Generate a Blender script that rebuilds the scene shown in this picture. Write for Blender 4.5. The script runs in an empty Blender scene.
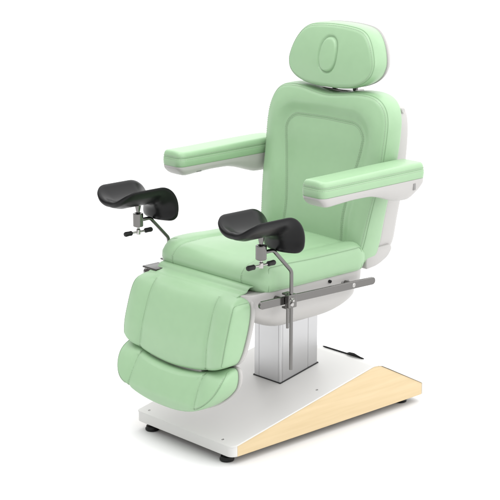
import bpy, math, random
from mathutils import Vector, Matrix
random.seed(4)
SC = bpy.context.scene
COL = SC.collection
PI = math.pi

# ------------------------------------------------------------------ camera
cam_d = bpy.data.cameras.new('camera')
cam = bpy.data.objects.new('camera', cam_d)
COL.objects.link(cam)
cam_d.sensor_width = 36.0
cam_d.lens = 1614.0 / 500.0 * 36.0
cam_d.clip_start = 0.1
cam_d.clip_end = 300.0
yaw, pit = math.radians(47.2), math.atan(410.0 / 1614.0)
hd = Vector((-math.sin(yaw), math.cos(yaw), 0))
fw = hd * math.cos(pit) + Vector((0, 0, -math.sin(pit)))
rt = fw.cross(Vector((0, 0, 1))).normalized()
up = rt.cross(fw)
M = Matrix((rt, up, -fw)).transposed().to_4x4()
M.translation = Vector((3.836, -3.253, 1.923))
cam.matrix_world = M
SC.camera = cam

# ------------------------------------------------------------------ world: soft studio surround, brightest overhead
world = bpy.data.worlds.new('World')
SC.world = world
world.use_nodes = True
wn, wl = world.node_tree.nodes, world.node_tree.links
wn.clear()
wout = wn.new('ShaderNodeOutputWorld')
wbg = wn.new('ShaderNodeBackground')
wtc = wn.new('ShaderNodeTexCoord')
wdot = wn.new('ShaderNodeVectorMath')
wdot.operation = 'DOT_PRODUCT'
wdot.inputs[1].default_value = (0.10, 0.45, 0.88)
wrp = wn.new('ShaderNodeValToRGB')
wl.new(wtc.outputs['Generated'], wdot.inputs[0])
wl.new(wdot.outputs['Value'], wrp.inputs[0])
wl.new(wrp.outputs[0], wbg.inputs[0])
wl.new(wbg.outputs[0], wout.inputs[0])
e = wrp.color_ramp.elements
e[0].position = 0.0
e[0].color = (0.20, 0.20, 0.20, 1)
e[1].position = 1.0
e[1].color = (1.0, 1.0, 1.0, 1)
m_ = wrp.color_ramp.elements.new(0.35)
m_.color = (0.58, 0.58, 0.58, 1)
wbg.inputs[1].default_value = 2.6


def area(name, loc, target, size, power, col=(1, 1, 1)):
    d = bpy.data.lights.new(name, 'AREA')
    d.shape = 'RECTANGLE'
    d.size, d.size_y = size
    d.energy = power
    d.color = col
    o = bpy.data.objects.new(name, d)
    COL.objects.link(o)
    o.location = loc
    o.rotation_euler = (Vector(target) - Vector(loc)).to_track_quat('-Z', 'Y').to_euler()
    return o


area('softbox_overhead', (0.3, -1.1, 4.4), (0, 0.5, 0.8), (2.2, 2.2), 50)
area('softbox_side', (4.2, 1.0, 2.4), (0, 0.3, 0.6), (2.0, 2.4), 24)

SC.view_settings.view_transform = 'Standard'
SC.view_settings.look = 'None'
SC.view_settings.exposure = 0.0
SC.view_settings.gamma = 1.0

# ------------------------------------------------------------------ materials


def mat(name, col, rough=0.5, metal=0.0, spec=0.5, coat=0.0):
    m = bpy.data.materials.new(name)
    m.use_nodes = True
    b = m.node_tree.nodes['Principled BSDF']
    b.inputs['Base Color'].default_value = (*col, 1)
    b.inputs['Roughness'].default_value = rough
    b.inputs['Metallic'].default_value = metal
    b.inputs['Specular IOR Level'].default_value = spec
    b.inputs['Coat Weight'].default_value = coat
    return m


def bump(m, scale, strength, dist=0.001, kind='noise'):
    nt = m.node_tree
    b = nt.nodes['Principled BSDF']
    tc = nt.nodes.new('ShaderNodeTexCoord')
    if kind == 'voronoi':
        t = nt.nodes.new('ShaderNodeTexVoronoi')
        t.inputs['Scale'].default_value = scale
        out = t.outputs['Distance']
    else:
        t = nt.nodes.new('ShaderNodeTexNoise')
        t.inputs['Scale'].default_value = scale
        t.inputs['Detail'].default_value = 4
        out = t.outputs['Fac']
    nt.links.new(tc.outputs['Object'], t.inputs['Vector'])
    bp = nt.nodes.new('ShaderNodeBump')
    bp.inputs['Strength'].default_value = strength
    bp.inputs['Distance'].default_value = dist
    nt.links.new(out, bp.inputs['Height'])
    nt.links.new(bp.outputs[0], b.inputs['Normal'])
    return m


def mottle(m, c1, c2, scale, stretch=(1, 1, 1), detail=4):
    nt = m.node_tree
    b = nt.nodes['Principled BSDF']
    tc = nt.nodes.new('ShaderNodeTexCoord')
    mp = nt.nodes.new('ShaderNodeMapping')
    mp.inputs['Scale'].default_value = stretch
    t = nt.nodes.new('ShaderNodeTexNoise')
    t.inputs['Scale'].default_value = scale
    t.inputs['Detail'].default_value = detail
    r = nt.nodes.new('ShaderNodeValToRGB')
    r.color_ramp.elements[0].position = 0.3
    r.color_ramp.elements[1].position = 0.7
    r.color_ramp.elements[0].color = (*c1, 1)
    r.color_ramp.elements[1].color = (*c2, 1)
    nt.links.new(tc.outputs['Object'], mp.inputs[0])
    nt.links.new(mp.outputs[0], t.inputs['Vector'])
    nt.links.new(t.outputs['Fac'], r.inputs[0])
    nt.links.new(r.outputs[0], b.inputs['Base Color'])
    return m


GREEN = (0.293, 0.453, 0.275)
vinyl = bump(mottle(mat('green_vinyl', GREEN, 0.36, spec=0.5), (0.280, 0.436, 0.262), (0.290, 0.450, 0.271), 30), 420, 0.15, 0.0006, 'voronoi')
thread_m = mat('seam_thread', (0.31, 0.375, 0.285), 0.8)
groove_shade_m = mat('seam_groove_shade', (0.20, 0.315, 0.185), 0.8)  # darker green: shade of the seam groove put into the colour
white_p = bump(mat('white_plastic', (0.43, 0.42, 0.408), 0.38, spec=0.4), 300, 0.05, 0.0004)
white_s = bump(mat('white_sheet_metal', (0.64, 0.635, 0.62), 0.42, spec=0.4), 500, 0.04, 0.0003)
black_v = bump(mat('black_polyurethane', (0.005, 0.005, 0.0055), 0.30, spec=0.20), 600, 0.12, 0.0004)
black_r = mat('black_rubber', (0.008, 0.008, 0.008), 0.5, spec=0.3)
dark_steel = mat('dark_hinge_steel', (0.075, 0.072, 0.07), 0.25, metal=1.0)
steel = mat('dark_stainless_steel', (0.17, 0.165, 0.16), 0.16, metal=1.0)
chrome = mat('bright_chrome', (0.42, 0.41, 0.40), 0.12, metal=1.0)
dark_gap = mat('dark_gasket', (0.02, 0.02, 0.02), 0.7)
slot_shade_m = mat('slot_shade', (0.22, 0.215, 0.21), 0.5)  # darker than the shells: shade inside the slots put into the colour
# brushed aluminium
alu = mat('brushed_aluminium', (0.50, 0.50, 0.505), 0.27, metal=1.0)
nt = alu.node_tree
tc = nt.nodes.new('ShaderNodeTexCoord')
mp = nt.nodes.new('ShaderNodeMapping')
mp.inputs['Scale'].default_value = (1, 1, 300)
tn = nt.nodes.new('ShaderNodeTexNoise')
tn.inputs['Scale'].default_value = 6
tn.inputs['Detail'].default_value = 3
nt.links.new(tc.outputs['Object'], mp.inputs[0])
nt.links.new(mp.outputs[0], tn.inputs['Vector'])
mr = nt.nodes.new('ShaderNodeMapRange')
mr.inputs['To Min'].default_value = 0.26
mr.inputs['To Max'].default_value = 0.40
nt.links.new(tn.outputs['Fac'], mr.inputs['Value'])
nt.links.new(mr.outputs[0], nt.nodes['Principled BSDF'].inputs['Roughness'])
bp = nt.nodes.new('ShaderNodeBump')
bp.inputs['Strength'].default_value = 0.08
bp.inputs['Distance'].default_value = 0.0005
nt.links.new(tn.outputs['Fac'], bp.inputs['Height'])
nt.links.new(bp.outputs[0], nt.nodes['Principled BSDF'].inputs['Normal'])
# pale maple
wood = mottle(mat('pale_maple', (0.8, 0.57, 0.30), 0.45, spec=0.35), (0.595, 0.463, 0.272), (0.645, 0.512, 0.318), 5.0, (2.0, 0.8, 16.0), 8)
floor_m = mat('white_studio_sweep', (0.76, 0.76, 0.76), 0.9, spec=0.1)

# ------------------------------------------------------------------ helpers
WLOC = {}


def link(name, verts, faces, material, parent=None, smooth=True, sharp=None, origin=None):
    if origin is None:
        n = len(verts)
        lo = [min(v[i] for v in verts) for i in range(3)]
        hi = [max(v[i] for v in verts) for i in range(3)]
        origin = Vector([(lo[i] + hi[i]) / 2 for i in range(3)])
    me = bpy.data.meshes.new(name)
    me.from_pydata([tuple(Vector(v) - origin) for v in verts], [], faces)
    import bmesh
    bm = bmesh.new()
    bm.from_mesh(me)
    bmesh.ops.recalc_face_normals(bm, faces=bm.faces)
    bm.to_mesh(me)
    bm.free()
    me.materials.append(material)
    for p in me.polygons:
        p.use_smooth = smooth
    if smooth and sharp:
        me.set_sharp_from_angle(angle=math.radians(sharp))
    o = bpy.data.objects.new(name, me)
    COL.objects.link(o)
    if parent is not None:
        o.parent = parent
        o.location = origin - WLOC[parent]
    else:
        o.location = origin
    WLOC[o] = origin
    return o


class MB:
    def __init__(s):
        s.v, s.f = [], []

    def add(s, vs, fs):
        n = len(s.v)
        s.v += [tuple(p) for p in vs]
        s.f += [tuple(i + n for i in f) for f in fs]
        return s

    def box(s, lo, hi, b=0.0):
        return s.obox(((lo[0] + hi[0]) / 2, (lo[1] + hi[1]) / 2, (lo[2] + hi[2]) / 2), (hi[0] - lo[0], hi[1] - lo[1], hi[2] - lo[2]), b=b)

    def obox(s, c, size, X=(1, 0, 0), Y=(0, 1, 0), Z=(0, 0, 1), b=0.0):
        c, X, Y, Z = Vector(c), Vector(X), Vector(Y), Vector(Z)
        hx, hy, hz = (q / 2 for q in size)
        if b <= 0:
            vs = [c + X * (hx * a) + Y * (hy * d) + Z * (hz * g) for g in (-1, 1) for d in (-1, 1) for a in (-1, 1)]
            return s.add(vs, [(0, 2, 3, 1), (4, 5, 7, 6), (0, 1, 5, 4), (2, 6, 7, 3), (0, 4, 6, 2), (1, 3, 7, 5)])
        rings = []
        pts = []
        k = 3
        for cx, cy, a0 in ((1, 1, 0), (-1, 1, PI / 2), (-1, -1, PI), (1, -1, 1.5 * PI)):
            for i in range(k + 1):
                a = a0 + PI / 2 * i / k
                pts.append((cx * (hx - b), cy * (hy - b), math.cos(a), math.sin(a)))
        for i in range(k + 1):
            t = PI / 2 * i / k
            rings.append((-hz + b - b * math.cos(t), b * math.sin(t)))
        rings2 = [(-z, r) for z, r in reversed(rings)]
        loops = [[c + X * (px + r * ca) + Y * (py + r * sa) + Z * z for px, py, ca, sa in pts] for z, r in rings + rings2]
        return s.loft(loops, True)

    def loft(s, loops, cap=True):
        n = len(loops[0])
        vs = [p for l in loops for p in l]
        fs = []
        for i in range(len(loops) - 1):
            for j in range(n):
                fs.append((i * n + j, i * n + (j + 1) % n, (i + 1) * n + (j + 1) % n, (i + 1) * n + j))
        if cap:
            fs.append(tuple(range(n - 1, -1, -1)))
            fs.append(tuple((len(loops) - 1) * n + j for j in range(n)))
        return s.add(vs, fs)

    def tube(s, path, r, n=12, closed=False):
        P = [Vector(p) for p in path]
        m = len(P)
        rr = r if isinstance(r, (list, tuple)) else [r] * m
        loops = []
        ref = None
        for i in range(m):
            if closed:
                t = P[(i + 1) % m] - P[i - 1]
            else:
                t = P[min(i + 1, m - 1)] - P[max(i - 1, 0)]
            t.normalize()
            if ref is None:
                ref = t.orthogonal().normalized()
            ref = (ref - t * ref.dot(t)).normalized()
            bt = t.cross(ref)
            loops.append([P[i] + (ref * math.cos(2 * PI * k / n) + bt * math.sin(2 * PI * k / n)) * rr[i] for k in range(n)])
        if closed:
            loops.append(loops[0])
        return s.loft(loops, not closed)

    def lathe(s, base, axis, prof, n=28):
        base, axis = Vector(base), Vector(axis).normalized()
        a = axis.orthogonal().normalized()
        b = axis.cross(a)
        return s.loft([[base + axis * h + (a * math.cos(2 * PI * k / n) + b * math.sin(2 * PI * k / n)) * r for k in range(n)] for r, h in prof], True)

    def build(s, name, m, parent=None, smooth=True, sharp=35):
        return link(name, s.v, s.f, m, parent, smooth, sharp)


def lerp_table(tab):
    tab = sorted(tab)

    def f(x):
        if x <= tab[0][0]:
            (x0, y0), (x1, y1) = tab[0], tab[1]
            return y0 + (y1 - y0) * (x - x0) / (x1 - x0) if False else y0
        for i in range(len(tab) - 1):
            if x <= tab[i + 1][0]:
                x0, y0 = tab[i]
                x1, y1 = tab[i + 1]
                h = x1 - x0
                # monotone-ish cubic
                d = (y1 - y0) / h
                dm = (y0 - tab[i - 1][1]) / (x0 - tab[i - 1][0]) if i > 0 else d
                dp = (tab[i + 2][1] - y1) / (tab[i + 2][0] - x1) if i + 2 < len(tab) else d
                m0 = 0 if dm * d <= 0 else 2 * dm * d / (dm + d)
                m1 = 0 if dp * d <= 0 else 2 * dp * d / (dp + d)
                t = (x - x0) / h
                return (y0 * (1 + 2 * t) * (1 - t) ** 2 + m0 * h * t * (1 - t) ** 2 + y1 * t * t * (3 - 2 * t) + m1 * h * t * t * (t - 1))
        return tab[-1][1]
    return f


def catmull(pts, n, closed=True):
    out = []
    m = len(pts)
    rng = m if closed else m - 1
    for i in range(rng):
        if closed:
            p0, p1, p2, p3 = (Vector(pts[(i + k) % m]) for k in (-1, 0, 1, 2))
        else:
            p0, p1, p2, p3 = (Vector(pts[min(max(i + k, 0), m - 1)]) for k in (-1, 0, 1, 2))
        for j in range(n):
            t = j / n
            out.append(0.5 * ((2 * p1) + (p2 - p0) * t + (2 * p0 - 5 * p1 + 4 * p2 - p3) * t * t + (3 * p1 - p0 - 3 * p2 + p3) * t ** 3))
    if not closed:
        out.append(Vector(pts[-1]))
    return out


def resample(P, n, closed=True):
    P = [Vector(p) for p in P]
    Q = P + [P[0]] if closed else P
    L = [0]
    for i in range(len(Q) - 1):
        L.append(L[-1] + (Q[i + 1] - Q[i]).length)
    out = []
    k = 0
    cnt = n if closed else n - 1
    for i in range(n):
        d = L[-1] * i / cnt
        while k < len(L) - 2 and L[k + 1] < d:
            k += 1
        h = L[k + 1] - L[k]
        out.append(Q[k].lerp(Q[k + 1], (d - L[k]) / h if h > 0 else 0))
    return out


def round_poly(pts, rad, seg=10):
    """closed polygon (CCW) with rounded corners; rad is one number or one per corner"""
    m = len(pts)
    out = []
    for i in range(m):
        p = Vector(pts[i])
        a, b = Vector(pts[i - 1]), Vector(pts[(i + 1) % m])
        r = rad[i] if isinstance(rad, (list, tuple)) else rad
        da, db = (a - p).normalized(), (b - p).normalized()
        r = min(r, (a - p).length * .49, (b - p).length * .49)
        s, t = p + da * r, p + db * r
        for k in range(seg + 1):
            q = k / seg
            out.append(s * (1 - q) ** 2 + p * (2 * q * (1 - q) * .92) + t * q * q + (s + t) * .5 * (2 * q * (1 - q) * .08))
    return out


def inset_loop(L, d, fac=None):
    n = len(L)
    out = []
    for i in range(n):
        t = (L[(i + 1) % n] - L[i - 1]).normalized()
        nr = Vector((-t.y, t.x))          # inward for CCW
        k = fac(nr) if fac else 1.0
        out.append(L[i] + nr * d * k)
    return out


def pillow(name, outline, prof, mapf, material, parent, N=220, rings=46, bulge=None, T=1.0, fac=None, center=None):
    """prof: (inset, w) from the back rim to the front rim. mapf(u, v, w, lift) -> xyz."""
    O = resample(outline, N)
    loops2 = []
    for d, w in prof:
        loops2.append((inset_loop(O, d, fac), w))
    last, wl_ = loops2[-1]
    c = Vector(center) if center else sum(last, Vector((0, 0))) / N
    vs, fs = [], []

    def put(p, w):
        b = bulge(p.x, p.y) if bulge else 0.0
        vs.append(mapf(p.x, p.y, w, b * max(0.0, min(1.0, w / T)) ** 2))
    allr = list(loops2)
    for k in range(1, rings):
        q = 1 - k / rings
        allr.append(([c + (p - c) * q for p in last], wl_))
    for l, w in allr:
        for p in l:
            put(p, w)
    R = len(allr)
    for i in range(R - 1):
        for j in range(N):
            fs.append((i * N + j, i * N + (j + 1) % N, (i + 1) * N + (j + 1) % N, (i + 1) * N + j))
    put(c, wl_)
    ci = len(vs) - 1
    for j in range(N):
        fs.append(((R - 1) * N + j, (R - 1) * N + (j + 1) % N, ci))
    # back
    f0, w0 = loops2[0]
    start = len(vs)
    c0 = sum(f0, Vector((0, 0))) / N
    for q in (.66, .33):
        for p in f0:
            put(c0 + (p - c0) * q, w0)
    put(c0, w0)
    for j in range(N):
        j2 = (j + 1) % N
        fs.append((j2, j, start + j, start + j2))
        fs.append((start + j2, start + j, start + N + j, start + N + j2))
        fs.append((start + N + j2, start + N + j, start + 2 * N))
    o = link(name, vs, fs, material, parent, True, None)
    o['_'] = 0
    del o['_']

    def ring(i):
        return [Vector(v) for v in vs[i * N:(i + 1) * N]]

    def surf(u, v, lift=0.0):
        b = bulge(u, v) if bulge else 0.0
        return Vector(mapf(u, v, wl_, b + lift))
    return o, ring, surf


def seam(groove_path, stitch_paths, parent, r=.0009, dash=.0048, gap=.0030, width=.0011):
    """one stitched seam: a fine welt line and the thread dashes beside it, one mesh"""
    mb = MB()
    if groove_path:
        P = [Vector(p) for p in groove_path]
        tot = sum((P[i + 1] - P[i]).length for i in range(len(P) - 1))
        mb.tube(resample(P, max(4, int(tot / .006)), closed=False), r, 6)
    nf = len(mb.f)
    for path in stitch_paths:
        P = [Vector(p) for p in path]
        tot = sum((P[i + 1] - P[i]).length for i in range(len(P) - 1))
        n = max(4, int(tot / .0013))
        Q = resample(P, n, closed=False)
        step = tot / (n - 1)
        per = max(2, int(round((dash + gap) / step)))
        dl = max(1, int(round(dash / step)))
        i = 0
        while i + dl < n:
            mb.tube(Q[i:i + dl + 1], width / 2, 5)
            i += per
    o = mb.build('stitched_seam', thread_m, parent, True, 60)
    o.data.materials.append(groove_shade_m)
    for k in range(nf):
        o.data.polygons[k].material_index = 1
    return o


def smooth_path(L, n=6):
    L = [Vector(p) for p in L]
    for _ in range(n):
        L = [L[0]] + [(L[i - 1] + L[i] * 2 + L[i + 1]) / 4 for i in range(1, len(L) - 1)] + [L[-1]]
    return L


def split_runs(L, cond):
    """the runs of a closed loop whose points satisfy cond"""
    n = len(L)
    st = [i for i in range(n) if cond(L[i]) and not cond(L[i - 1])]
    out = []
    for i in st:
        run = []
        k = i
        while cond(L[k % n]) and len(run) < n:
            run.append(L[k % n])
            k += 1
        out.append(run)
    return out


def gauss(x, s):
    return math.exp(-(x / s) ** 2)


def sstep(a, b, x):
    t = max(0, min(1, (x - a) / (b - a)))
    return t * t * (3 - 2 * t)


# ------------------------------------------------------------------ the studio floor
fl = MB()
fl.add([(-80, -40, -.027), (80, -40, -.027), (80, 140, -.027), (-80, 140, -.027)], [(0, 1, 2, 3)])
fo = fl.build('floor', floor_m, None, False)
fo['kind'] = 'structure'

# ------------------------------------------------------------------ the chair
root = bpy.data.objects.new('examination_chair', None)
COL.objects.link(root)
root.location = (0, .45, -.027)
root.empty_display_size = .2
WLOC[root] = Vector((0, .45, -.027))
root['label'] = 'mint green padded examination chair with black knee supports on a sloped white base'
root['category'] = 'examination chair'

# ---- base: folded white sheet with pale maple side panels
HW = .2377
RY, RZ = .682, .1704
EY, EZ = .918, .0466


def slope_z(y):
    return .0375 + (RZ - .0375) / RY * y if y <= RY else RZ + (EZ - RZ) / (EY - RY) * (y - RY)


mb = MB()
# top sheet, rounded front corners, thin, following the slope
ys = [0, .002, .006, .011, .017, .024] + [.024 + (RY - .03 - .024) * i / 10 for i in range(1, 11)] + [RY - .02, RY - .01, RY - .004, RY, RY + .004, RY + .01, RY + .02] + [RY + .02 + (EY - RY - .02) * i / 6 for i in range(1, 7)]
RC = .024


def sheet_hw(y, over=.003, rc=RC):
    if y < rc:
        return HW + over - rc + math.sqrt(max(0, rc * rc - (rc - y) ** 2))
    return HW + over


def sz(y):
    z = slope_z(y)
    return z - .006 * gauss(y - RY, .014)


loops = []
for y in ys:
    w, z = sheet_hw(y), sz(y)
    wl2 = sheet_hw(y, .009, .012)
    t = .0042
    loops.append([(-wl2, y, z - t), (-wl2, y, z - .001), (-wl2 + .0015, y, z), (w - .0015, y, z), (w, y, z - .001), (w, y, z - t)])
mb.loft(loops, True)
base = mb.build('base', white_s, root, True, 30)
# front skirt with rounded corners
mb = MB()
pts = []
for k in range(9):
    a = PI / 2 * k / 8
    pts.append((-HW + RC - RC * math.cos(a), RC - RC * math.sin(a)))
RL = .007
ptl = [(-HW - .002, RC)] + [(-HW - .002 + RL - RL * math.cos(PI / 2 * k / 8), RL - RL * math.sin(PI / 2 * k / 8)) for k in range(9)]
prof = ptl + [(-x, y) for x, y in reversed(pts)]
loops = []
for z0, ins in ((0.0, .002), (.0018, .0), (1, 0)):
    lp = []
    for x, y in prof:
        z = z0 if z0 < .5 else slope_z(y) - .0043
        s_ = ins
        lp.append((x * (1 - s_ / HW), y + s_, z))
    for x, y in reversed(prof):
        z = z0 if z0 < .5 else slope_z(y) - .0043
        lp.append((x * .985, y + .004, z))
    loops.append(lp)
mb.loft(loops, True)
mb.build('front_skirt', white_s, base, True, 35)
# rear end cap
MB().box((-HW, EY - .001, .001), (HW, EY + .010, EZ - .0045), .0015).build('rear_skirt', white_s, base, True, 30)
for s_ in (-1, 1):
    mb = MB()
    a = [(RC + .0005, .0), (EY - .002, .0), (EY - .002, sz(EY - .002) - .0046), (RY + .015, sz(RY + .015) - .0046), (RY, sz(RY) - .0046), (RY - .015, sz(RY - .015) - .0048), (RC + .0005, slope_z(RC) - .0048)]
    x0, x1 = s_ * (HW - .018), s_ * (HW + .0002)
    l0 = [(x0, y, z) for y, z in a]
    l1 = [(s_ * (HW - .0012), y, z) for y, z in a]
    cy, cz = .45, .05
    l2 = [(x1, y + (.0010 if y < cy else -.0010), z + (.0010 if z < cz and z < .01 else -.0010)) for y, z in a]
    mb.loft([l0, l1, l2], True)
    mb.build('wooden_side_panel', wood, base, False)
# feet
for x, y in ((-.195, .026), (.185, .026), (-.185, .86), (.185, .86)):
    MB().lathe((x, y, -.027), (0, 0, 1), [(.019, 0), (.0235, .002), (.0245, .007), (.0215, .011), (.0205, .016), (.014, .0175), (.012, .03)]).build('levelling_foot', black_r, base, True, 40)
# screws
for x, y in ((-.205, .022), (.170, .022), (.194, .428), (-.194, .428)):
    n_ = Vector((0, -.195, 1)).normalized()
    MB().lathe((x, y, slope_z(y) - .001), n_, [(.0042, 0), (.0042, .0014), (.0030, .0018), (.0022, .0010), (.0006, .0009)], 14).build('screw', steel, base, True, 30)
# rubber cable strip lying just behind the ridge
path = [(-.035 + .20 * i / 20, RY + .006, sz(RY + .006) + .004) for i in range(21)]
mb = MB().tube(path, [.0018] + [.0032] * 19 + [.0018], 10)
mb.tube([(.085, RY + .004, sz(RY) + .004), (.10, RY + .002, sz(RY) + .008), (.122, RY + .001, sz(RY) + .009), (.14, RY + .002, sz(RY) + .006), (.158, RY + .004, sz(RY) + .003)], [.002, .0045, .005, .0035, .002], 10)
mb.build('cable_strip', black_r, base, True, 60)

# ---- lifting column
cx0, cx1, cy0, cy1 = -.082, .051, .394, .574
def column_loop(z, g=0.0):
    r = .003
    gw, gd = .0011, .0010
    P = []
    def side(ax, fixed, a, b, inward, stops):
        seq = []
        d = 1 if b > a else -1
        for st in stops:
            seq += [(st - d * gw, 0), (st - d * gw * .6, gd), (st + d * gw * .6, gd), (st + d * gw, 0)]
        for t, dep in [(a + d * r, 0)] + seq + [(b - d * r, 0)]:
            P.append((fixed + inward * dep, t) if ax == 'y' else (t, fixed + inward * dep))
    side('x', cy0, cx0, cx1, 1, [cx0 + .026, cx1 - .010])
    side('y', cx1, cy0, cy1, -1, [cy0 + .010, cy1 - .048])
    side('x', cy1, cx1, cx0, -1, [])
    side('y', cx0, cy1, cy0, 1, [])
    return [(x, y, max(z, slope_z(y) + .002)) if z < .3 else (x, y, z) for x, y in P]


mb = MB()
mb.loft([column_loop(0.0), column_loop(.47)], True)
column = mb.build('lifting_column', alu, root, True, 20)
mb = MB()
g = .0022
lo_, hi_ = [], []
for x, y in ((cx0 - g, cy0 - g), (cx1 + g, cy0 - g), (cx1 + g, cy1 + g), (cx0 - g, cy1 + g)):
    lo_.append((x, y, slope_z(y) + .0005))
    hi_.append((x, y, slope_z(y) + .0035))
mb.loft([lo_, hi_], True).build('gasket', dark_gap, column, False)

# ---- seat shell (white moulded tub)
mb = MB()
secs = [(.529, .243, .055, .600, .05), (.527, .247, .050, .604, .05), (.505, .249, .050, .604, .05), (.478, .247, .056, .598, .05), (.462, .240, .064, .588, .055), (.438, .235, .100, .588, .06),
        (.412, .220, .150, .565, .06), (.390, .198, .200, .535, .06), (.372, .165, .245, .500, .05), (.362, .12, .28, .46, .04)]
loops = []
for z, hw, y0, y1, r in secs:
    lp = resample(round_poly([(-hw, y0), (hw, y0), (hw, y1), (-hw, y1)], r, 8), 96)
    loops.append([(p.x, p.y, z) for p in lp])
# smooth in-between sections
dense = []
for j in range(96):
    col_ = catmull([l[j] for l in loops], 4, False)
    dense.append(col_)
loops = [[dense[j][i] for j in range(96)] for i in range(len(dense[0]))]
mb.loft(loops, True)
seat_shell = mb.build('seat_shell', white_p, root, True, 50)
for y in (.205, .50):
    MB().box((.2465, y - .018, .489), (.2505, y + .018, .501), .001).build('mounting_slot_shade', slot_shade_m, seat_shell, True, 30)  # raised blocks, their dark grey stands in for slot shade

for lo3, hi3 in ((-.262, -.190),):
    MB().box((lo3, .070 if lo3 > 0 else .048, .5295), (hi3, .118, .536), .002).build('hinge_plate', dark_steel, seat_shell, True, 30)

# ---- seat cushion
out = round_poly([(-.255, .113), (.255, .113), (.255, .605), (-.255, .605)], [.055, .055, .05, .05], 12)
US = .168


def seat_bulge(u, v):
    a = abs(u)
    b = 0.0
    b -= .0035 * gauss(a - US, .009)
    if a > US:
        b += .007 * math.sin(PI * min(1, (a - US) / .085))
    else:
        b += .010 * (1 - (a / US) ** 2) * sstep(.12, .30, v)
    b += .006 * gauss(v - .22, .09) - .008 * sstep(.40, .62, v) * sstep(.25, .05, a)
    return b


def seat_map(u, v, w, lift):
    return (u, v, .5265 + w * .0855 + lift)


prof = [(.004, 0), (.001, .03), (-.001, .15), (-.0035, .40), (-.003, .62), (.001, .80), (.0045, .90), (.010, .97), (.017, 1.0)]
fac = lambda n: 1 + 1.9 * abs(n.y)
seat, ring, surf = pillow('seat_cushion', out, prof, seat_map, vinyl, root, bulge=seat_bulge, fac=fac, N=260)
for s_ in (-1, 1):
    # gusset seam: up the front corner, back along the side, down the rear corner
    idx = [j for j, p in enumerate(ring(6)) if p.x * s_ > .243]
    idx.sort(key=lambda j: ring(6)[j].y)
    front = [ring(i)[idx[0]] for i in range(1, 6)]
    rear = [ring(i)[idx[-1]] for i in range(5, 0, -1)]
    L = front + [ring(6)[j] for j in idx] + rear
    L = smooth_path([p + Vector((s_ * .0006, -.0004 if p.y < .3 else .0004, .0004)) for p in L], 2)
    seam(L, [[p + Vector((-s_ * .003, 0, .0022)) for p in L[8:-8]]], seat)


def seat_front_path(u, off=.0):
    """seam running from the cushion's front bottom over the front edge and back along the top"""
    P = []
    O = resample(out, 260)
    # the outline's front side at y = min: march the profile in the front
    for d, w in prof[1:]:
        P.append(Vector(seat_map(u, .113 + d * 2.9, w, seat_bulge(u, .113 + d * 2.9) * w * w)))
    v = .113 + prof[-1][0] * 2.9
    while v < .575:
        v += .008
        P.append(surf(u, v))
    return P


for s_ in (-1, 1):
    p = seat_front_path(s_ * US)
    seam(p, [[q + Vector((s_ * .0045, -.0004, .0006)) for q in p]], seat)

# upholstered flap bridging seat and leg rest
prof_f = catmull([(.128, .541), (.112, .5475), (.098, .5485), (.0885, .5435), (.080, .5345), (.066, .5312), (.052, .5290), (.040, .5235), (.032, .514)], 6, False)
th = .004
lp = []
for i, p in enumerate(prof_f):
    t = (prof_f[min(i + 1, len(prof_f) - 1)] - prof_f[max(i - 1, 0)]).normalized()
    n_ = Vector((t.y, -t.x))
    if n_.y < 0:
        n_ = -n_
    lp.append((p + n_ * th / 2, p - n_ * th / 2))
sec = [a for a, b in lp] + [b for a, b in reversed(lp)]
mb = MB()
xs = [-.219, -.2185, -.217] + [-.217 + .434 * i / 10 for i in range(1, 11)] + [.2185, .219]
mb.loft([[(x, p.x, p.y) for p in sec] for x in xs], True)
mb.build('front_flap', vinyl, seat, True, 60)

# ---- leg rest
yf = lerp_table([(.24, -.040), (.265, -.048), (.30, -.050), (.332, -.047), (.363, -.043), (.424, -.027), (.47, -.012), (.495, .000), (.512, .013), (.523, .028), (.530, .046)])
yb = lerp_table([(.24, .004), (.27, .010), (.317, .021), (.355, .038), (.467, .070), (.497, .073), (.530, .074)])


def leg_map(u, v, w, lift):
    y0, y1 = yf(v), yb(v)
    return (u, y1 + (y0 - y1) * w - lift, v)


bot = [(-.250, .325), (-.235, .311), (-.20, .298), (-.13, .2825), (-.06, .274), (0, .271), (.06, .274), (.13, .2825), (.20, .298), (.235, .311), (.250, .325)]
side = [(.254, .36), (.2545, .42), (.2525, .48), (.248, .502), (.236, .517), (.216, .525), (.15, .529), (0, .530)]
o_pts = bot + side + [(-x, z) for x, z in reversed(side[:-1])]
leg_out = catmull(o_pts, 8)
us_leg = lambda z: .165 - .009 * (z - .30) / .22


def leg_bulge(u, v):
    a = abs(u)
    s_ = us_leg(v)
    b = -.004 * gauss(a - s_, .009)
    if a > s_:
        b += .009 * math.sin(PI * min(1, (a - s_) / (.256 - s_)))
    else:
        b += .005 * (1 - (a / s_) ** 2)
    return b * sstep(.535, .505, v)


prof_l = [(.006, 0), (.002, .04), (0, .12), (-.001, .5), (0, .80), (.002, .90), (.006, .965), (.011, 1.0)]
leg, ring, surf = pillow('leg_rest_cushion', leg_out, prof_l, leg_map, vinyl, root, bulge=leg_bulge, center=(0, .41), N=240, rings=50)


def arc_pick(L, cond):
    return [p for p in L if cond(p)]


def closed(L):
    return L + [L[0]]


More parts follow.
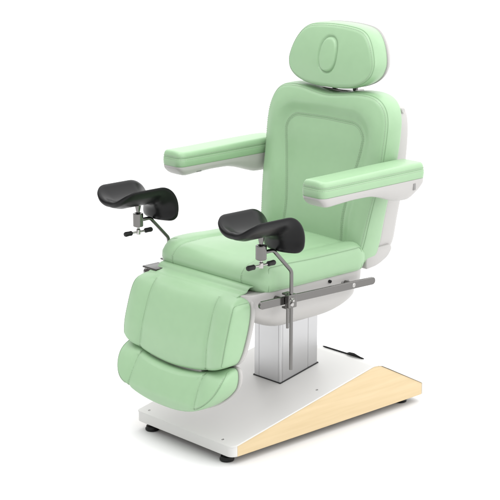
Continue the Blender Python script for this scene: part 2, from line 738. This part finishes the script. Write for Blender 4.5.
for s_ in (-1, 1):
    idx = [j for j, p in enumerate(ring(6)) if p.x * s_ > .236]
    idx.sort(key=lambda j: ring(6)[j].z)
    L = [ring(i)[idx[0]] for i in range(2, 6)] + [ring(6)[j] for j in idx] + [ring(i)[idx[-1]] for i in range(5, 1, -1)]
    L = smooth_path([p + Vector((s_ * .0007, -.0005, 0)) for p in L], 2)
    seam(L, [[p + Vector((-s_ * .003, -.0014, 0)) for p in L[8:-8]]], leg)
    zs = [.293 + (.519 - .293) * i / 60 for i in range(61)]
    p = [surf(s_ * us_leg(z), z) for z in zs]
    seam(p, [[q + Vector((s_ * .0042, -.0006, .0003)) for q in p], [q + Vector((-s_ * .0042, -.0006, .0003)) for q in p]], leg)



# white shell behind the leg rest
def leg_shell_map(u, v, w, lift):
    return (u, yb(v) + .030 - .0292 * w, v)


leg_shell, _, _ = pillow('leg_rest_shell', leg_out, [(.022, 0), (.012, .06), (.004, .3), (-.002, .6), (-.003, .9), (.002, 1.0)], leg_shell_map, white_p, root, rings=6, N=160, center=(0, .41))

# ---- foot rest
yff = lerp_table([(.115, -.055), (.13, -.078), (.15, -.094), (.175, -.100), (.21, -.089), (.25, -.070), (.272, -.054), (.287, -.036), (.305, -.008)])
yfb = lerp_table([(.115, -.040), (.15, -.035), (.19, -.020), (.215, .000), (.24, .012), (.285, .016), (.305, .018)])


def foot_map(u, v, w, lift):
    y0, y1 = yff(v), yfb(v)
    return (u, y1 + (y0 - y1) * w - lift, v)


top = [(.2555, .285), (.246, .299), (.226, .3015), (.19, .2915), (.13, .2745), (.06, .266), (0, .264)]
botf = [(0, .136), (.06, .139), (.13, .152), (.19, .175), (.225, .199), (.248, .230), (.257, .260)]
fo_pts = botf + top + [(-x, z) for x, z in reversed(top[:-1])] + [(-x, z) for x, z in reversed(botf[1:])]
foot_out = catmull(fo_pts, 8)
us_foot = lambda z: .166 - .006 * (z - .175) / .1


def foot_bulge(u, v):
    a = abs(u)
    s_ = us_foot(v)
    b = -.004 * gauss(a - s_, .009)
    if a > s_:
        b += .007 * math.sin(PI * min(1, (a - s_) / (.256 - s_)))
    else:
        b += .004 * (1 - (a / s_) ** 2)
    return b


foot, ring, surf = pillow('foot_rest_cushion', foot_out, prof_l, foot_map, vinyl, root, bulge=foot_bulge, center=(0, .20), N=240, rings=40)
for s_ in (-1, 1):
    idx = [j for j, p in enumerate(ring(6)) if p.x * s_ > .178 and p.z < (.297 if p.x * s_ > .236 else .25)]
    idx.sort(key=lambda j: ring(6)[j].z)
    L = [ring(6)[j] for j in idx] + [ring(i)[idx[-1]] for i in range(5, 1, -1)]
    L = smooth_path([p + Vector((s_ * .0006, -.0005, 0)) for p in L], 2)
    seam(L, [[p + Vector((-s_ * .003, -.0014, .0015)) for p in L[:-8]]], foot)
    zs = [.170 + (.281 - .170) * i / 40 for i in range(41)]
    p = [surf(s_ * us_foot(z), z) for z in zs]
    seam(p, [[q + Vector((s_ * .0042, -.0006, .0003)) for q in p], [q + Vector((-s_ * .0042, -.0006, .0003)) for q in p]], foot)



def foot_shell_map(u, v, w, lift):
    return (u, yfb(v) + .026 - .0252 * w, v)


foot_shell, _, _ = pillow('foot_rest_shell', foot_out, [(.022, 0), (.012, .06), (.004, .3), (-.002, .6), (-.003, .9), (.002, 1.0)], foot_shell_map, white_p, root, rings=6, N=160, center=(0, .20))
# hinge block carrying the foot rest under the leg rest
MB().box((-.13, -.034, .225), (.13, .005, .300), .004).build('foot_rest_hinge', white_p, leg_shell, True, 30)
MB().box((-.13, .060, .440), (.13, .125, .510), .006).build('leg_rest_hinge', white_p, seat_shell, True, 30)

# ---- backrest
ybk = lerp_table([(.50, .560), (.55, .570), (.592, .578), (.674, .590), (.76, .607), (.888, .637), (1.027, .658), (1.11, .675)])


bth = lerp_table([(.53, .090), (.60, .088), (.68, .083), (.80, .075), (1.0, .072)])


def back_map(u, v, w, lift):
    return (u, ybk(v) + (1 - w) * bth(v) - lift, v)


half = [(.235, .545), (.252, .60), (.263, .677), (.2785, .80), (.2855, .90), (.288, .97), (.284, 1.02), (.268, 1.060), (.238, 1.088), (.195, 1.101), (.13, 1.102), (.06, 1.093), (0, 1.088)]
bk_pts = [(0, .528), (.12, .529), (.205, .532)] + half + [(-x, z) for x, z in reversed(half[:-1])] + [(-.205, .532), (-.12, .529)]
back_out = catmull(bk_pts, 8)
pw = lerp_table([(.50, .150), (.60, .143), (.674, .138), (.763, .148), (.86, .169), (.93, .182), (1.01, .189)])
PT = .999


def panel_d(u, z):
    a = abs(u)
    dx, dz = a - pw(z), z - (PT + .003 * gauss(u, .08))
    r = .060
    qx, qz = dx + r, dz + r
    return min(max(qx, qz), 0) + math.hypot(max(qx, 0), max(qz, 0)) - r


def back_bulge(u, v):
    d = panel_d(u, v)
    b = 0
    if d < 0:
        b = -.007 + .004 * sstep(0, -.06, d) - .0015 * gauss(d, .006)
    else:
        b = -.007 * (1 - sstep(0, .050, d)) + .012 * sstep(.006, .06, d) * sstep(.13, .06, d) - .0015 * gauss(d, .006)
    return b + .010 * sstep(.66, .95, v) * sstep(.30, .22, abs(u))


prof_b = [(.006, 0), (.002, .04), (0, .12), (-.0015, .5), (0, .82), (.003, .91), (.008, .968), (.014, 1.0)]
back, ring, surf = pillow('backrest_cushion', back_out, prof_b, back_map, vinyl, root, bulge=back_bulge, center=(0, .80), N=300, rings=70)
r5, r6 = ring(5), ring(6)
seam(closed(r5), [closed([p + Vector((0, -.0006, 0)) for p in r6])], back)
sp = []
# panel outline path
zs = [.60 + (PT - .060 - .60) * i / 60 for i in range(61)]
pp = [Vector((pw(z), z)) for z in zs]
wtop = pw(PT - .02)
cxy = Vector((pw(PT - .060) - .060 + .002, PT - .060))
for k in range(1, 10):
    a = PI / 2 * k / 10
    pp.append(cxy + Vector((.060 * math.cos(a), .060 * math.sin(a))))
for k in range(0, 16):
    u = cxy.x * (1 - k / 15)
    pp.append(Vector((u, PT + .003 * gauss(u, .08))))
full = pp + [Vector((-p.x, p.y)) for p in reversed(pp[:-1])]
line = [surf(p.x, p.y) for p in full]
nrm = []
for s_, off in ((1, .0045), (-1, -.0045)):
    L = []
    for i, p in enumerate(full):
        t = (full[min(i + 1, len(full) - 1)] - full[max(i - 1, 0)]).normalized()
        q = p + Vector((t.y, -t.x)) * off
        L.append(surf(q.x, q.y, .0007))
    sp.append(L)
seam(line, sp, back)

# white shell of the backrest
sh_half = [(.20, .535), (.228, .58), (.243, .68), (.258, .80), (.266, .90), (.268, .97), (.262, 1.02), (.246, 1.050), (.215, 1.070), (.17, 1.080), (0, 1.080)]
sh_pts = [(0, .525), (.12, .526)] + sh_half + [(-x, z) for x, z in reversed(sh_half[:-1])] + [(-.12, .526)]
sh_out = catmull(sh_pts, 8)


bsd = lerp_table([(.52, .080), (.6, .100), (.724, .098), (.877, .074), (1.01, .058), (1.1, .050)])


def back_shell_map(u, v, w, lift):
    return (u, ybk(v) + bth(v) + .001 + (1 - w) * bsd(v), v)


back_shell, _, _ = pillow('backrest_shell', sh_out, [(.04, 0), (.022, .012), (.010, .05), (.003, .13), (0, .25), (-.004, .8), (-.004, 1.0)], back_shell_map, white_p, root, rings=8, N=200, center=(0, .80))
# lower bracket tying shell to the seat, one each side
for s_ in (-1, 1):
    mb = MB()
    sec_ = resample(round_poly([(.610, .516), (.668, .522), (.720, .545), (.738, .570), (.733, .586), (.610, .586)], [.01, .02, .015, .006, .006, .01], 5), 60)
    mb.loft([[(s_ * x, p.x + d, p.y) for p in inset_loop(sec_, i)] for x, i, d in ((.18, 0, 0), (.236, 0, 0), (.240, .0015, 0), (.242, .005, 0))], True)
    mb.build('tilt_bracket', white_p, back_shell, True, 40)
# release button near the top of the shell
MB().lathe((.255, .755, 1.045), (1, 0.1, .1), [(.009, -.012), (.009, .005), (.0075, .008)], 20).build('release_button', white_p, back_shell, True, 40)

# ---- headrest
yh = lambda z: .668 + .22 * (z - 1.2)


def head_map(u, v, w, lift):
    return (u, yh(v) + (1 - w) * .070 - lift, v)


hh = [(0, 1.106), (.06, 1.107), (.115, 1.114), (.162, 1.130), (.192, 1.153), (.204, 1.180), (.204, 1.206), (.193, 1.240), (.175, 1.272), (.150, 1.298), (.116, 1.313), (.06, 1.320), (0, 1.322)]
head_out = catmull(hh + [(-x, z) for x, z in reversed(hh[1:-1])], 10)


def oval_d(u, v):
    q = (abs(u / .0405) ** 2.35 + abs((v - 1.218) / .0595) ** 2.35) ** (1 / 2.35)
    return (q - 1) * (.0405 if abs(u) * .0595 > abs(v - 1.218) * .0405 else .050)


def head_bulge(u, v):
    d = oval_d(u, v)
    dome = .017 * (1 - min(1, (u / .20) ** 2 + ((v - 1.22) / .11) ** 2))
    return dome - .0055 * gauss(d, .0040)


prof_h = [(.008, 0), (.003, .04), (.001, .12), (-.001, .5), (.001, .80), (.004, .90), (.009, .965), (.016, 1.0)]
head, ring, surf = pillow('headrest_cushion', head_out, prof_h, head_map, vinyl, root, bulge=head_bulge, center=(0, 1.22), N=260, rings=70)
seam(closed(ring(5)), [closed([p + Vector((0, -.0005, 0)) for p in ring(6)])], head)
ov = []
for k in range(64):
    a = 2 * PI * k / 64
    ca, sa = math.cos(a), math.sin(a)
    q = (abs(ca) ** 2.35 + abs(sa) ** 2.35) ** (-1 / 2.35)
    ov.append(Vector((.0392 * ca * q, 1.218 + .0580 * sa * q)))


seam([surf(p.x * 1.03, 1.218 + (p.y - 1.218) * 1.02) + Vector((0, .0002, 0)) for p in ov + ov[:1]], [], head, r=.0011)


def oval_map(u, v, w, lift):
    return (u, surf(u, v).y + .001 - .0028 * w - lift, v)


pillow('oval_emblem', ov, [(0, 0), (.0005, .4), (.002, .75), (.005, 1.0)], oval_map, vinyl, head, rings=12, N=96, center=(0, 1.218), bulge=lambda u, v: .002 * (1 - min(1, (u / .038) ** 2)))


def head_shell_map(u, v, w, lift):
    return (u, yh(v) + .0705 + (1 - w) * .034, v)


head_shell, _, _ = pillow('headrest_shell', head_out, [(.05, 0), (.03, .06), (.014, .25), (.006, .5), (.001, .8), (0, 1.0)], head_shell_map, white_p, root, rings=8, N=160, center=(0, 1.22))
mb = MB()
for x in (-.05, .05):
    mb.tube([(x, .745, 1.03), (x, .745, 1.10), (x, .742, 1.17)], .009, 14)
mb.box((-.085, .700, 1.083), (.075, .765, 1.096), .003)
mb.build('headrest_bracket', steel, back_shell, True, 40)

# ---- armrests
def make_arm(s_):
    x0, x1 = .292, .392
    xc = (x0 + x1) / 2
    outl = round_poly([(x0, .243), (x1, .243), (x1, .726), (x0, .726)], [.026, .026, .018, .018], 10)
    zb = lambda y: .8375 + .0035 * (y - .25) / .47

    def bul(u, v):
        b = .005 * (1 - ((u - xc) / .05) ** 2) * sstep(.728, .66, v)
        b += .003 * sstep(.30, .62, v)
        return b

    def mp_(u, v, w, lift):
        return (s_ * u, v, zb(v) + .049 * w + lift)
    pr = [(.0015, 0), (.0002, .03), (-.001, .12), (-.002, .35), (-.0008, .56), (.0008, .60), (.0, .64), (.0018, .82), (.0045, .93), (.009, 1.0)]
    a, ring, surf = pillow('armrest_cushion', outl, pr, mp_, vinyl, root, bulge=bul, center=(xc, .49), N=240, rings=24)
    cen = Vector((s_ * xc, .49, 0))
    def outw(L, d, dz):
        o_ = []
        for p in L:
            v = Vector((p.x - cen.x, max(-1, min(1, (p.y - cen.y))) * .05, 0))
            v = v.normalized() if v.length else v
            o_.append(p + v * d + Vector((0, 0, dz)))
        return closed(o_)
    seam(closed(ring(5)), [outw(ring(6), .0004, .0028), outw(ring(4), .0004, -.0018)], a, width=.0012)
    # shell: moulded carrier under the pad, arched underneath
    ztab = lerp_table([(.243, .832), (.254, .819), (.268, .807), (.282, .804), (.34, .808), (.40, .812), (.46, .811), (.52, .801), (.57, .786), (.615, .774), (.65, .773), (.68, .782), (.705, .800), (.724, .818)])
    mb = MB()
    loops = []
    ys_ = [.2435, .2455, .249, .254, .260, .268, .276, .283] + [.29 + .01 * i for i in range(40)] + [.695, .705, .714, .720, .7245, .7262]
    for y in ys_:
        zt, zl = zb(y) + .0005, ztab(y)
        e_ = 0
        if y < .269:
            q = min(1, (.269 - y) / .026)
            e_ = .026 - math.sqrt(max(0, .026 ** 2 - (.026 * q) ** 2))
        if y > .708:
            q = min(1, (y - .708) / .0185)
            e_ = .018 - math.sqrt(max(0, .018 ** 2 - (.018 * q) ** 2))
        hw = max(.008, .0505 - e_ * .9)
        h = zt - zl
        tap = min(.020, h * .60)
        c_ = []
        for px, pz in ((-hw, zt), (-hw, zt - h * .30), (-hw + .001, zt - h * .5), (-hw + tap * .35, zt - h * .78), (-hw + tap * .8, zt - h * .95), (-hw + tap * 1.3, zl), (0, zl - .0005)):
            c_.append((px, pz))
        c_ += [(-px, pz) for px, pz in reversed(c_[:-1])]
        loops.append([(s_ * (xc + px), y, pz) for px, pz in c_])
    mb.loft(loops, True)
    sh = mb.build('armrest_shell', white_p, root, True, 50)
    # moulded recesses, drawn as small blocks with the recess shade in their grey
    for yy, zz, xs_, hx, hz in ((.335, .8145, x0 + .0075, .011, .0028), (.672, .818, x1 - .0006, .006, .011)):
        sg = 1
        MB().box((s_ * xs_ - .003, yy - hx, zz - hz), (s_ * xs_ + .003, yy + hx, zz + hz), .0016).build('recess_shade', slot_shade_m, sh, True, 30)
    # joint to the backrest shell
    mb = MB()
    lo3, hi3 = sorted((s_ * .235, s_ * .300))
    mb.box((lo3, .655, .786), (hi3, .722, .832), .010)
    mb.build('pivot_joint', white_p, sh, True, 40)
    return a


make_arm(1)
make_arm(-1)

# ---- accessory rails
rail_objs = []
for s_ in (-1, 1):
    mb = MB()
    yz = []
    R = .0125
    f_, b_ = (.0865, .505), (.592, .4915)
    d = Vector((b_[0] - f_[0], b_[1] - f_[1])).normalized()
    n_ = Vector((-d.y, d.x))
    lp = []
    for k in range(13):
        a = PI / 2 + PI * k / 12
        lp.append(Vector(f_) + d * (R * math.cos(a)) + n_ * (R * math.sin(a)))
    for k in range(13):
        a = -PI / 2 + PI * k / 12
        lp.append(Vector(b_) + d * (R * math.cos(a)) + n_ * (R * math.sin(a)))
    mb.loft([[(s_ * x, p.x, p.y) for p in inset_loop(lp, i)] for x, i in ((.280, .001), (.281, 0), (.289, 0), (.290, .001))], True)
    for y in (.18, .50):
        z = f_[1] + (b_[1] - f_[1]) * (y - f_[0]) / (b_[0] - f_[0])
        mb.tube([(s_ * .246, y, z), (s_ * .2805, y, z)], .009, 16)
    rail = mb.build('accessory_rail', steel, seat_shell, True, 40)
    for y in (.50,):
        z = f_[1] + (b_[1] - f_[1]) * (y - f_[0]) / (b_[0] - f_[0])
        MB().lathe((s_ * .2895, y, z), (s_, 0, 0), [(.0075, 0), (.0075, .001), (.006, .0018), (.003, .0006)], 18).build('screw', chrome, rail, True, 30)
    MB().lathe((s_ * .252, .425, .513), (s_, 0, 0), [(.0055, -.004), (.0055, .003), (.0045, .004), (.003, .002)], 18).build('bolt', black_r, seat_shell, True, 30)
    rail_objs.append(rail)


# ---- knee supports
def arc(p0, p1, p2, r, n=8):
    p0, p1, p2 = Vector(p0), Vector(p1), Vector(p2)
    a, b = p1 + (p0 - p1).normalized() * r, p1 + (p2 - p1).normalized() * r
    return [a * (1 - t) ** 2 + p1 * 2 * t * (1 - t) + b * t * t for t in (i / n for i in range(n + 1))]


def knee_support(X, sgn):
    Y0 = .066
    path = [(X, Y0 + .012, .682)] + arc((X, .07, .682), (X, .118, .682), (X, .198, .602), .010) + arc((X, .118, .682), (X, .198, .600), (X, .198, .3), .010) + [(X, .198, .272)]
    mb = MB().tube(path, [.0062] * (len(path) - 1) + [.0058], 16)
    post = mb.build('knee_support', steel, root, True, 40)
    # socket cylinder
    MB().lathe((X, Y0, .661), (0, 0, 1), [(.0155, 0), (.0175, .002), (.0175, .044), (.0160, .046), (.011, .046), (.011, .040)], 32).build('socket', steel, post, True, 35)
    # ball stem and collar
    mb = MB().lathe((X, Y0, .700), (0, 0, 1), [(.0065, 0), (.0060, .010), (.0085, .022), (.0105, .034), (.0105, .046)], 24)
    mb.build('stem', steel, post, True, 40)
    # T screw with handle
    MB().lathe((X, Y0, .632), (0, 0, 1), [(.004, 0), (.0075, .002), (.0075, .018), (.0045, .022), (.0045, .031)], 20).build('screw', chrome, post, True, 35)
    bar = MB().tube([(X, Y0 - .052, .643), (X, Y0 + .052, .641)], .0035, 12).build('handle', chrome, post, True, 40)
    for q in (-1, 1):
        MB().lathe((X, Y0 + q * .028, .642), (0, q, 0), [(.0062, 0), (.0085, .003), (.0080, .012), (.0088, .026), (.0070, .030), (.003, .031)], 20).build('grip', black_r, bar, True, 40)
    # clamp on the rail
    mb = MB()
    mb.box((X - .012, .180, .480), (X + .0085, .216, .524), .003)
    mb.box((X - .030, .184, .519), (X - .010, .212, .5255), .002)
    mb.box((X - .030, .184, .474), (X - .010, .212, .4805), .002)
    cl = mb.build('clamp', steel, post, True, 35)
    mb = MB()
    mb.lathe((X + .008, .192, .508), (1, -.3, 0), [(.0075, 0), (.0075, .004), (.006, .006), (.004, .010), (.0038, .014)], 18)
    mb.lathe((X + .008, .192, .493), (1, -.3, 0), [(.0065, 0), (.0065, .004), (.005, .006)], 18)
    mb.build('clamp_screw', chrome, cl, True, 35)
    MB().tube([(X - .006, .187, .485), (X - .006, .187, .412)], .0042, 12).build('locking_pin', steel, cl, True, 40)
    # pad: a trough along Y whose rear bends down as a flap
    A, B = 44, 64
    y_front, y_bend, Rb = -.062, .096, .052
    straight = y_bend - y_front
    arc_len = Rb * math.radians(84)
    tail = .034
    Ltot = straight + arc_len + tail
    zc = .757

    def path_at(t):
        if t < straight:
            return Vector((y_front + t, zc)), Vector((0, 1))
        t2 = t - straight
        if t2 < arc_len:
            a = t2 / Rb
            return Vector((y_bend + Rb * math.sin(a), zc - Rb + Rb * math.cos(a))), Vector((math.sin(a), math.cos(a)))
        a = math.radians(84)
        t3 = t2 - arc_len
        return Vector((y_bend + Rb * math.sin(a) + t3 * math.cos(a), zc - Rb + Rb * math.cos(a) - t3 * math.sin(a))), Vector((math.sin(a), math.cos(a)))
    HWp = .086
    # plan outline in (x, t), rounded corners
    outl = round_poly([(-HWp, 0), (HWp, 0), (HWp, Ltot), (-HWp, Ltot)], [.050, .050, .024, .024], 12)

    def dep(u, t):
        a = abs(u) / HWp
        k = 1 - .50 * sstep(straight, Ltot, t)
        d = .054 * (a ** 2.1) * k
        d += .012 * sstep(.05, .0, t) * (1 - a)
        return d

    def pmap(u, t, w, lift):
        p, n_ = path_at(max(0, min(Ltot, t)))
        h = dep(u, t) + (w - 1) * .023
        q = p + n_ * h
        # wings curl outwards slightly as they rise
        return (X + u, q.x, q.y)
    pr = [(.012, 0), (.006, .06), (.002, .22), (0, .5), (.002, .78), (.006, .94), (.012, 1.0)]
    # back face needs the trough too: build both faces as graded rings
    O = resample(outl, 160)
    c = Vector((0, Ltot * .5))
    loops = []
    K = 30
    f0 = inset_loop(O, pr[0][0])
    for k in range(K, 0, -1):
        loops.append([pmap(c.x + (p.x - c.x) * (1 - k / K), c.y + (p.y - c.y) * (1 - k / K), 0, 0) for p in f0])
    for d, w in pr:
        loops.append([pmap(p.x, p.y, w, 0) for p in inset_loop(O, d)])
    f1 = inset_loop(O, pr[-1][0])
    for k in range(1, K + 1):
        loops.append([pmap(c.x + (p.x - c.x) * (1 - k / K), c.y + (p.y - c.y) * (1 - k / K), 1, 0) for p in f1])
    mb = MB()
    # collapse centre loops to tiny rings
    mb.loft(loops, True)
    mb.build('knee_pad', black_v, post, True, None)
    return post


knee_support(.3025, 1)
knee_support(-.3025, -1)
